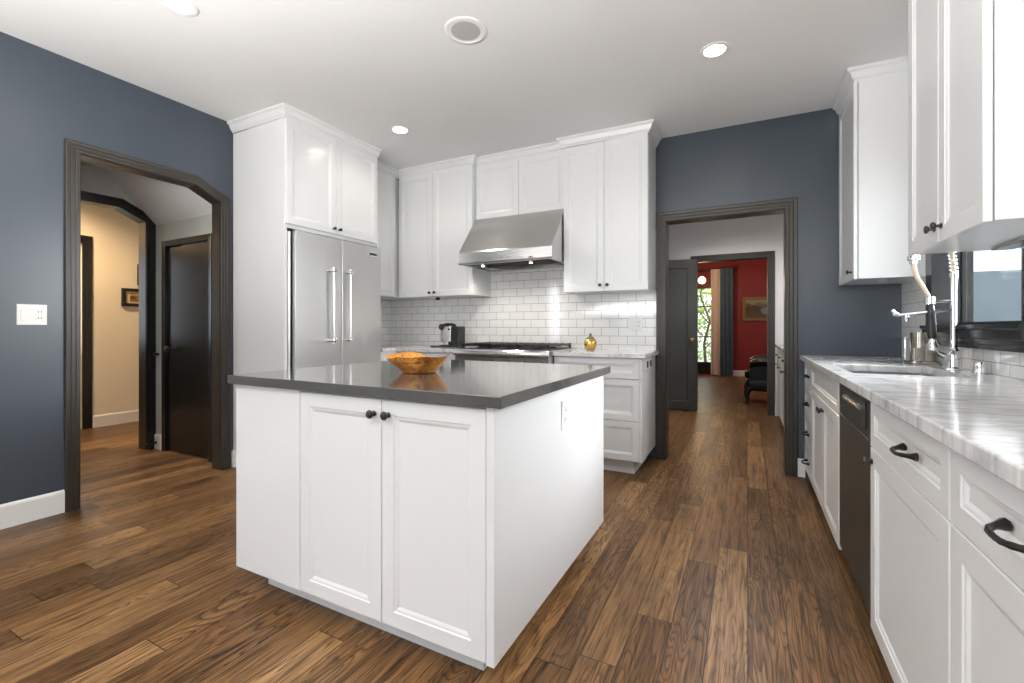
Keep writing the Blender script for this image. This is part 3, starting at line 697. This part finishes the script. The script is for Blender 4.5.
# ------------------------------------------------------------------ RIGHT RUN
rf = .38; N = (-1, 0, 0); V = (0, -1, 0)
def front(parent, y0, y1, z0, z1, name, **k):
    """framed front on the plane X = rf facing -X, between y0 < y1"""
    return panel_door(name, (rf + .02, y1 - .0015, z0 + .0015), (0, -1, 0), N, y1 - y0 - .003, z1 - z0 - .003, parent, **k)
TOPZ, MIDZ, BOTZ = .868, .700, .075
def base_unit(name, label, y0, y1, cat='cabinet', z1=.872):
    t = thing(name, label, cat, (.66, (y0 + y1) / 2, 0))
    bx(.45, .94, y0 + .0005, y1 - .0005, 0, BOTZ - .001).build('toe_kick', 'white', t)
    return t
u = base_unit('drawer_cabinet', 'white four-drawer base cabinet in the far corner by the doorway casing', 3.575, 3.985)
bx(rf + .021, .94, 3.576, 3.985, BOTZ, .872).build('carcass', 'white', u)
for z0, z1 in ((.675, TOPZ), (.475, .675), (.262, .475), (BOTZ, .262)):
    d = front(u, 3.576, 3.982, z0, z1, 'drawer', stile=.04, bev=.016)
    pull((rf, 3.78, (z0 + z1) / 2), (0, 1, 0), N, d, .11)
u = base_unit('sink_cabinet', 'white two-door cabinet under the sink, left of the dishwasher', 2.575, 3.575)
g = bx(rf + .021, .94, 2.576, 3.574, BOTZ, .62).build('carcass', 'white', u)
bx(rf + .021, rf + .035, 2.576, 3.574, .62, .872).build('face_frame', 'white', u)
front(u, 2.577, 3.573, MIDZ, TOPZ, 'false_front', stile=.04)
for a, b in ((3.076, 3.573), (2.577, 3.074)):
    d = front(u, a, b, BOTZ, MIDZ, 'door')
    knob((rf, 3.076 + .03 if a > 3 else 3.074 - .03, .645), N, d)
dw = thing('dishwasher', 'dark stainless dishwasher between the white base cabinets', 'dishwasher', (.66, 2.27, 0))
bx(.44, .93, 1.972, 2.47, .0, .865).build('body', 'darkvoid', dw)
bx(rf + .002, .408, 1.970, 2.568, .105, .715).build('door_panel', 'graphite', dw, bevel=.003)
cp = bx(rf + .002, .408, 1.970, 2.568, .720, .866).build('control_panel', 'graphite', dw, bevel=.003)
bx(rf - .002, rf + .0015, 2.03, 2.50, .745, .845).build('control_fascia', 'black', cp, bevel=.001)
G().prism([(rf - .0025, .80), (rf - .012, .806), (rf - .014, .818), (rf - .0025, .826)], lambda a, b, q: (a, q, b), 2.12, 2.40).build('grip', 'steel', cp, bevel=.001)
for y in (2.06, 2.08, 2.44, 2.46, 2.48): bx(rf - .003, rf - .0022, y - .004, y + .004, .765, .770).build('button', 'steel', cp)
bx(.45, .46, 1.972, 2.566, 0.001, .10).build('kick_plate', 'black', dw)
for i, (y0, y1, lab) in enumerate(((1.275, 1.966, 'white base cabinet with one drawer and door right of the dishwasher'), (.59, 1.274, 'white base cabinet with drawer pull at the right edge, nearest the camera'))):
    u = base_unit('base_cabinet', lab, y0, y1)
    bx(rf + .021, .94, y0 + .001, y1 - .001, BOTZ, .872).build('carcass', 'white', u)
    d = front(u, y0 + .001, y1 - .001, MIDZ, TOPZ, 'drawer', stile=.05)
    pull((rf, 1.535 if i == 0 else .985, .785), (0, 1, 0), N, d, .112)
    d = front(u, y0 + .001, y1 - .001, BOTZ, MIDZ, 'door', stile=.058)
    knob((rf, y1 - .03 if i == 0 else y0 + .03, .655), N, d, .016)
# worktop with sink cut-out
g = G(); A = (.35, .9455, .58, 3.9995); B = (.425, .83, 2.49, 3.06); z0, z1 = .874, .91
O = [(A[0], A[2]), (A[1], A[2]), (A[1], A[3]), (A[0], A[3])]
I = [(B[0], B[2]), (B[1], B[2]), (B[1], B[3]), (B[0], B[3])]
g.rings([[(a, b, z0) for a, b in O], [(a, b, z1) for a, b in O], [(a, b, z1) for a, b in I], [(a, b, z0) for a, b in I], [(a, b, z0) for a, b in O]], False, False)
tag(g.build('countertop', 'marble', bevel=.004), 'long white veined marble worktop with the sink along the right wall', 'countertop')
g = G(); r_ = [rrect(B[0] + d, B[1] - d, B[2] + d, B[3] - d, .04) for d in (-.012, -.012, .001, .004, .02, .06)]
zz = (.868, .8735, .8735, .86, .70, .69)
g.rings([[(a, b, z) for a, b in rr] for rr, z in zip(r_, zz)], False, True)
sk = g.build('sink', 'sinksteel', smooth=True); tag(sk, 'undermount stainless steel sink set into the marble worktop', 'sink')
G().lathe([(.04, 0), (.04, .003), (.03, .004), (.001, .002)], ((B[0] + B[1]) / 2, 2.78, .6905), (0, 0, 1), 20).build('drain', 'chrome', sk, smooth=True)

# faucet
fc = thing('faucet', 'tall chrome spring faucet with pull-down sprayer behind the sink', 'faucet', (.874, 2.882, .911)); fxp, fyp = .874, 2.882
G().lathe([(.001, 0), (.032, 0), (.032, .008), (.024, .014), (.022, .09), (.015, .097), (.0125, .11), (.0125, .44), (.016, .443), (.016, .455), (.010, .458)], (fxp, fyp, .911), (0, 0, 1), 20).build('column', 'chrome', fc, smooth=True)
pts = []
for i in range(31):
    a = R(146) * i / 30; pts.append((fxp - .08 + .08 * math.cos(a), fyp, 1.365 + .22 * math.sin(a)))
G().tube(pts, .0085, 10).build('inner_hose', 'hose', fc, smooth=True)
# spring round the hose
hel = []
L = [Vector(p) for p in pts]
turns = 30; K = turns * 12
for i in range(K + 1):
    t = i / K * (len(L) - 1); k = min(int(t), len(L) - 2); p = L[k].lerp(L[k + 1], t - k); d = (L[k + 1] - L[k]).normalized()
    u_ = Vector((0, 1, 0)); w_ = d.cross(u_); a = 2 * PI * turns * i / K
    hel.append(p + (u_ * math.cos(a) + w_ * math.sin(a)) * .0140)
G().tube(hel, .0027, 6).build('spring', 'chrome', fc, smooth=True)
G().lathe([(.016, 0), (.024, .004), (.024, .024), (.015, .028), (.015, .044), (.001, .046)], (.726, fyp, 1.468), (0, 0, -1), 16).build('hose_connector', 'chrome', fc, smooth=True)
G().tube([pts[-1], (.727, fyp, 1.478), (.726, fyp, 1.46)], .0095, 10).build('hose_end', 'chrome', fc, smooth=True)
G().tube([(.724, fyp, 1.44), (.728, fyp, 1.41), (.738, fyp, 1.36), (.762, fyp, 1.31), (.780, fyp, 1.27), (.786, fyp, 1.245)], .009, 10).build('spray_hose', 'hose', fc, smooth=True)
G().tube([(fxp, fyp, 1.238), (.805, fyp, 1.238)], .0065, 10).build('hose_arm', 'chrome', fc, smooth=True)
G().lathe([(.013, 0), (.020, .004), (.020, .035), (.015, .04)], (.788, fyp, 1.222), (0, 0, 1), 16).build('hose_ring', 'chrome', fc, smooth=True)
G().lathe([(.012, 0), (.017, .006)] + [(.0165 + .0028 * (i % 2), .014 + i * .012) for i in range(11)] + [(.015, .15), (.013, .165)], (.797, fyp, 1.055), (-.05, 0, 1), 16).build('spray_grip', 'black', fc, smooth=True)
G().lathe([(.012, 0), (.020, .004), (.022, .03), (.017, .045), (.014, .06)], (.80, fyp, 1.0), (-.05, 0, 1), 16).build('spray_nozzle', 'chrome', fc, smooth=True)
sp = G().tube([(fxp, fyp, 1.198), (.76, fyp, 1.185), (.665, fyp, 1.172)], .0085, 12).build('spout_arm', 'chrome', fc, smooth=True)
G().tube([(.672, fyp, 1.174), (.655, fyp, 1.178), (.644, fyp, 1.20)], [.011, .011, .007], 10).build('spout_tip', 'chrome', sp, smooth=True)
G().lathe([(.012, 0), (.013, .012), (.008, .03), (.001, .032)], (.70, fyp, 1.172), (0, 0, -1), 12).build('shutoff', 'chrome', sp, smooth=True)
G().tube([(fxp, fyp, .965), (.84, fyp - .005, .975), (.812, fyp - .01, .99)], [.019, .016, .012], 12).build('mixer_body', 'chrome', fc, smooth=True)
G().tube([(fxp - .005, fyp - .02, .99), (fxp - .02, fyp - .07, 1.0), (fxp - .03, fyp - .10, 1.012)], [.009, .007, .006], 10).build('lever', 'chrome', fc, smooth=True)
tag(G().lathe([(.001, 0), (.024, 0), (.024, .004), (.02, .006), (.02, .046), (.017, .05), (.001, .052)], (.905, 2.70, .911), (0, 0, 1), 22).build('air_gap', 'chrome', smooth=True), 'short chrome air gap cap on the marble beside the faucet', 'air gap')
# caddy
cd = thing('sink_caddy', 'brushed steel sink caddy with tall cup on the marble by the tiles', 'caddy', (.87, 3.35, .911))
g = G().prism(rrect(.815, .943, 3.26, 3.42, .02), FZ, .911, .925); g.build('tray', 'caddysteel', cd, bevel=.002)
g = G(); rr = rrect(.832, .935, 3.30, 3.40, .038, 8); ri = rrect(.835, .932, 3.303, 3.397, .035, 8)
g.rings([[(a, b, .9252) for a, b in rr], [(a, b, 1.085) for a, b in rr], [(a, b, 1.085) for a, b in ri], [(a, b, .935) for a, b in ri]]); g.build('cup', 'caddysteel', cd, smooth=True)
g = G(); rr = rrect(.818, .875, 3.265, 3.298, .014, 6); g.prism(rr, FZ, .9252, 1.0); g.build('sponge_holder', 'caddysteel', cd)
G().tube([(.822, 3.41, .92), (.822, 3.41, 1.055), (.90, 3.41, 1.058), (.935, 3.41, 1.05)], .003, 8).build('rail', 'chrome', cd, smooth=True)

# right wall cupboards
ux = .588
def upper_right(name, label, y0, y1, z0, z1, splits, knobs):
    t = thing(name, label, 'cabinet', (.76, (y0 + y1) / 2, z0))
    bx(ux + .0245, .9445, y0, y1, z0, z1).build('carcass', 'white', t, bevel=.001)
    for (a, b), k in zip(splits, knobs):
        d = panel_door('door', (ux + .02, b - .0015, z0 - .002), (0, -1, 0), N, b - a - .003, z1 - z0, t)
        if k is not None: knob((ux, k, z0 + .048), N, d, .0145)
    return t
t = upper_right('wall_cabinet', 'white wall cupboard in the far right corner above the sink counter', 3.47, 3.985, 1.415, 2.64, [(3.468, 3.985)], [3.53])
crown([(ux + .012, 3.985), (ux + .012, 3.478), (.9445, 3.478)][::-1], t)
bx(.76, .80, 3.70, 3.72, 1.407, 1.4148).build('cabinet_light', 'steel', t)
t = upper_right('wall_cabinet', 'large white two-door wall cupboard at the top right edge by the sink window', 1.735, 2.40, 1.41, 2.64, [(2.072, 2.402), (1.735, 2.069)], [2.102, 2.039])
crown([(.9445, 2.40), (ux + .012, 2.40), (ux + .012, 1.735), (.9445, 1.735)][::-1], t)
bx(.80, .86, 1.80, 2.30, 1.395, 1.4095).build('cabinet_light', 'steel', t, bevel=.003)

# ------------------------------------------------------------------ CEILING FITTINGS
def downlight(x, y, label=None, power=12, col=(1, .93, .84), group=None, z=None, spot=150):
    z = zc(x) if z is None else z
    t = thing('recessed_downlight', label, 'ceiling light', (x, y, z), group) if label else thing('recessed_downlight', 'round recessed ceiling light outside the picture', 'ceiling light', (x, y, z), group)
    G().lathe([(.056, .004), (.058, -.001), (.075, -.004), (.081, -.002), (.082, .002), (.075, .003), (.060, .006)], (x, y, z - .0025), (0, 0, 1), 32).build('trim_ring', 'trimwhite', t, smooth=True)
    G().lathe([(.001, 0), (.056, .0), (.056, -.002), (.045, -.004), (.001, -.0045)], (x, y, z - .001), (0, 0, 1), 32).build('lens', 'lampglow', t, smooth=True)
    l = bpy.data.lights.new('bulb', 'SPOT'); l.energy = power; l.color = col; l.spot_size = R(spot); l.spot_blend = .6; l.shadow_soft_size = .05
    o = bpy.data.objects.new('bulb', l); COL.objects.link(o); o.parent = t; o.location = (0, 0, -.012)
    return t
downlight(-2.54, 1.254, 'glowing round recessed ceiling light above the left end of the island')
downlight(-2.53, 2.88, 'glowing round recessed ceiling light in front of the refrigerator cupboard')
downlight(-.165, 2.868, 'glowing round recessed ceiling light in front of the doorway')
sx, sy = -1.358, 2.072
sp = thing('ceiling_speaker', 'round grey speaker grille in a white ring on the ceiling', 'speaker', (sx, sy, zc(sx)))
G().lathe([(.094, -.0035), (.096, -.006), (.112, -.006), (.116, -.003), (.116, -.0005), (.094, -.0005)], (sx, sy, zc(sx) - .001), (0, 0, 1), 40).build('rim', 'trimwhite', sp, smooth=True)
G().lathe([(.001, -.0045), (.06, -.0042), (.0935, -.003), (.0935, -.0006), (.001, -.0006)], (sx, sy, zc(sx) - .001), (0, 0, 1), 40).build('grille', 'grille', sp, smooth=True)

# ------------------------------------------------------------------ PANTRY HALL AND DINING ROOM
pc = thing('pantry_cabinet', 'white low cabinet with dark knobs in the hall beyond the doorway', 'cabinet', (.62, 5.4, 0))
bx(.40, .94, 4.3, 6.55, 0, .09).build('toe_kick', 'white', pc)
bx(.352, .945, 4.3, 6.55, .0905, .875).build('carcass', 'white', pc)
for i in range(4):
    b = 6.55 - i * .5625; a = b - .5625
    for nm, z0, z1, kz in (('drawer', .71, .868, .79), ('door', .10, .705, .66)):
        d = panel_door(nm, (.352, b - .002, z0), (0, -1, 0), N, b - a - .004, z1 - z0, pc)
        knob((.332, (a + b) / 2 if nm == 'drawer' else b - .04, kz), N, d)
tag(bx(.315, .9495, 4.28, 6.57, .8755, .905).build('pantry_countertop', 'marble', bevel=.003), 'pale marble top on the white hall cabinet beyond the doorway', 'countertop')
rod = thing('curtain_rod', 'dark curtain rod above the dining room window', 'curtain rod', (-.95, 11.58, 2.46))
G().tube([(-2.0, 11.585, 2.46), (-.24, 11.585, 2.46)], .016, 12).build('pole', 'black', rod, smooth=True)
G().lathe([(.016, 0), (.03, .01), (.032, .03), (.02, .05), (.001, .055)], (-.24, 11.585, 2.46), (1, 0, 0), 14).build('finial', 'black', rod, smooth=True)
bx(-.30, -.28, 11.585, 11.659, 2.45, 2.47).build('bracket', 'black', rod)
def curtain(name, x0, x1, m, folds, amp, label, y=11.585):
    g = G(); n = folds * 10; top, bot = [], []
    def line(z, k): return [(x0 + (x1 - x0) * i / n, y + amp * k * math.sin(2 * PI * folds * i / n) - .0, z) for i in range(n + 1)]
    front_ = [line(z, k) for z, k in ((2.475, .5), (2.44, .7), (1.6, 1.0), (.8, 1.05), (.02, 1.1))]
    rs = [f + [(p[0], p[1] + .006, p[2]) for p in f[::-1]] for f in front_]
    g.rings(rs); return tag(g.build(name, m, smooth=True), label, 'curtain')
curtain('curtain', -.745, -.50, 'sheer', 3, .02, 'pale pink curtain panel hanging at the dining room window', 11.53)
curtain('curtain', -.545, -.275, 'bluecloth', 3, .035, 'grey blue curtain panel against the red wall', 11.46)
# painting
fx0, fx1, fz0, fz1 = -.085, .62, 1.275, 1.81
pt = thing('painting', 'gilt framed country painting on the red dining room wall', 'painting', (.27, 11.64, 1.54))
ring_frame('frame', 'gilt', pt, FY, 11.60, 11.655, (fx0, fx1, fz0, fz1), .06)
bx(fx0 + .06, fx1 - .06, 11.625, 11.635, fz0 + .06, fz1 - .06).build('canvas', painting('country scene paint', (.30, .26, .16), (.07, .05, .03), (.14, .08, .035), (.20, .26, .36), 0, fx0, fx1, fz0, fz1), pt)
# armchair facing left
ac = thing('armchair', 'black leather roll-arm chair in the dining room doorway', 'armchair', (.42, 7.75, 0))
ax0, ay0 = -.03, 7.38
G().prism(rrect(ax0 + .02, ax0 + .80, ay0 + .02, ay0 + .76, .05), FZ, .20, .36).build('seat_base', 'leather', ac, bevel=.02, smooth=True)
G().prism(rrect(ax0, ax0 + .62, ay0 + .17, ay0 + .61, .07), FZ, .3605, .47).build('seat_cushion', 'leather', ac, bevel=.03, smooth=True)
for y in (ay0 - .005, ay0 + .615):
    g = G(); rs = []
    for i in range(13):
        t = i / 12; x = ax0 + .07 + t * .70
        k = 1 - .25 * (1 - min(1, t * 5)) ** 2
        ring = []
        for (py, pz) in [(0.03, .36), (.03, .56), (.0, .585), (-.015, .63), (.005, .675), (.06, .692), (.12, .675), (.15, .63), (.14, .585), (.13, .56), (.13, .36)]:
            ring.append((x, y + .075 + (py - .075) * k, .36 + (pz - .36) * (k + (1 - k) * .3)))
        rs.append(ring)
    g.rings(rs).build('arm', 'leather', ac, smooth=True)
g = G(); rs = []
for z, x, w, th in ((.36, .66, .35, .14), (.6, .70, .37, .14), (.85, .76, .37, .13), (.98, .80, .34, .11), (1.03, .815, .30, .06)):
    rs.append([(ax0 + x + a, ay0 + .39 + b, z) for a, b in rrect(-th / 2, th / 2, -w, w, th / 2 - .005)])
g.rings(rs).build('backrest', 'leather', ac, smooth=True)
for x, y in ((ax0 + .05, ay0 + .06), (ax0 + .05, ay0 + .70), (ax0 + .76, ay0 + .06), (ax0 + .76, ay0 + .70)):
    G().tube([(x + .02, y, .25), (x - .01, y, .20), (x - .025, y, .14), (x - .01, y, .06), (x - .02, y, .015), (x - .022, y, .001)], [.045, .05, .036, .02, .022, .026], 12).build('leg', 'black', ac, smooth=True)
# pendant with the glowing bulb
pl = thing('pendant_lamp', 'glowing amber globe pendant lamp near the dining window', 'pendant lamp', (-.83, 10.2, 2.719))
G().lathe([(.001, 0), (.06, 0), (.055, .03), (.001, .034)], (-.83, 10.2, 2.719), (0, 0, -1), 20).build('canopy', 'black', pl, smooth=True)
G().tube([(-.83, 10.2, 2.69), (-.83, 10.2, 2.17)], .006, 8).build('stem', 'black', pl, smooth=True)
G().lathe([(.001, 0), (.045, .012), (.07, .045), (.075, .075), (.06, .115), (.03, .14), (.028, .15), (.001, .152)], (-.83, 10.2, 2.03), (0, 0, 1), 24).build('globe', 'bulb', pl, smooth=True)
l = bpy.data.lights.new('bulb', 'POINT'); l.energy = 24; l.color = (1, .66, .38); l.shadow_soft_size = .09
o = bpy.data.objects.new('bulb', l); COL.objects.link(o); o.parent = pl; o.location = (0, 0, -.80)
# pictures in the cream hall
pf = thing('picture_frame', 'small black framed picture on the cream wall through the arches', 'picture', (-6.45, 2.72, 1.47))
ring_frame('frame', 'black', pf, FX, -6.458, -6.43, (2.585, 2.86, 1.365, 1.575), .035)
b_ = bx(-6.455, -6.447, 2.62, 2.825, 1.40, 1.54).build('mount', 'mat_board', pf)
bx(-6.4468, -6.4455, 2.665, 2.78, 1.42, 1.52).build('print', painting('small print', (.45, .28, .10), (.10, .05, .02), (.25, .14, .05), (.3, .2, .08), 1, 2.665, 2.78, 1.42, 1.52), pf)
pf = thing('picture_frame', 'dark frame edge above the small picture on the cream wall', 'picture', (-6.45, 2.85, 1.74))
ring_frame('frame', 'black', pf, FX, -6.458, -6.40, (2.74, 3.0, 1.62, 1.87), .03)
bx(-6.455, -6.447, 2.77, 2.97, 1.65, 1.84).build('mount', 'mat_board', pf)
# door stops
ds = G().lathe([(.014, 0), (.014, .006), (.006, .010), (.006, .05), (.014, .052), (.014, .07), (.001, .072)], (-4.81, 2.186, .06), (0, -1, 0), 14).build('door_stop', 'iron', smooth=True)
tag(ds, 'small black door stop on the white vestibule baseboard', 'door stop')
ds = G().lathe([(.014, 0), (.014, .006), (.010, .010), (.010, .02), (.016, .022), (.016, .035), (.001, .037)], (-4.80, 2.2, .87), (0, -1, 0), 14).build('door_stop', 'iron', smooth=True)
tag(ds, 'small black round bumper on the wall left of the black door', 'door stop')

# ------------------------------------------------------------------ lamps added to light the side rooms (fittings out of sight)
downlight(-5.75, 1.6, 'added recessed ceiling light of the cream hall, out of view', 260, (1, .72, .42), z=2.75, group='added lights of the side rooms')
downlight(-.2, 5.3, 'added recessed ceiling light of the pantry hall, out of view', 170, (1, .95, .90), group='added lights of the side rooms')
downlight(-4.33, .9, 'added recessed ceiling light of the vestibule, out of view', 20, (1, .95, .9), z=2.46, group='added lights of the side rooms')  # added to brighten the vestibule
downlight(-2.54, -.6, 'assumed round recessed ceiling light behind the camera on the left', group='assumed kitchen lights behind the camera')  # this and the next are unseen, assumed to continue the ceiling lights
downlight(-.165, -.6, 'assumed round recessed ceiling light behind the camera on the right', group='assumed kitchen lights behind the camera')
l = bpy.data.lights.new('dining fill light', 'POINT'); l.energy = 32; l.color = (1, .88, .78); l.shadow_soft_size = .15  # fill light added in the dining room, without any fitting
o = bpy.data.objects.new('dining_fill', l); o.location = (1.5, 9.2, 1.9); COL.objects.link(o)

# ------------------------------------------------------------------ OUTSIDE
nh = thing('neighbour_house', 'blue grey stucco house with white eave outside the sink window', 'house', (2.5, 6.6, -.13))
bx(1.10, 2.36, 6.0, 6.4, -.13, 1.66).build('wall', 'stucco', nh)
bx(1.10, 2.36, 6.0, 6.4, 1.66, 3.2).build('upper_wall', 'eave', nh)
bx(2.36, 2.62, 5.9, 6.35, -.13, 3.2).build('post', 'palepost', nh)
def shrub(name, c, r, n, label, m='leaf', cat='tree', trunk=None, s=.06):
    t = thing(name, label, cat, (c[0], c[1], -.13)); g = G()
    for i in range(n):
        d = Vector((random.gauss(0, 1), random.gauss(0, 1), random.gauss(0, 1))).normalized() * (random.random() ** .4)
        p = Vector(c) + Vector((d.x * r[0], d.y * r[1], d.z * r[2])); u_ = Vector((random.gauss(0, 1), random.gauss(0, 1), random.gauss(0, 1))).normalized()
        w_ = u_.orthogonal().normalized(); k = s * random.uniform(.6, 1.5)
        g.add([p - u_ * k, p + w_ * k * .4, p + u_ * k, p - w_ * k * .4], [(0, 1, 2, 3)])
    f = g.build('foliage', m, t); f['kind'] = 'stuff'
    if trunk:
        G().tube(trunk, [.04 - .022 * i / (len(trunk) - 1) for i in range(len(trunk))], 8).build('trunk', 'bark', t, smooth=True)
    return t
shrub('garden_tree', (3.6, 8.3, 1.6), (.9, .9, 1.6), 1500, 'leafy green tree outside the sink window, right of the house')
shrub('garden_tree', (-1.2, 14.6, 1.7), (1.7, .8, 1.6), 3600, 'bright green tree with bare branches outside the dining room window', trunk=[(-1.0, 13.6, -.13), (-1.05, 13.6, .7), (-.9, 13.55, 1.3), (-1.15, 13.6, 2.0), (-1.0, 13.6, 2.8)])
t = bpy.data.objects['garden_tree.001']
for k, (a, b) in enumerate((((-1.05, 13.6, .5), (-.55, 13.5, 1.1)), ((-.9, 13.55, 1.2), (-1.5, 13.5, 1.7)), ((-1.1, 13.6, .9), (-1.6, 13.6, 1.3)), ((-1.0, 13.6, 1.5), (-.5, 13.5, 2.1)))):
    m_ = (Vector(a) + Vector(b)) / 2 + Vector((.05, 0, .08)); G().tube([a, m_, b], [.020, .016, .008], 8).build('branch', 'bark', t, smooth=True)
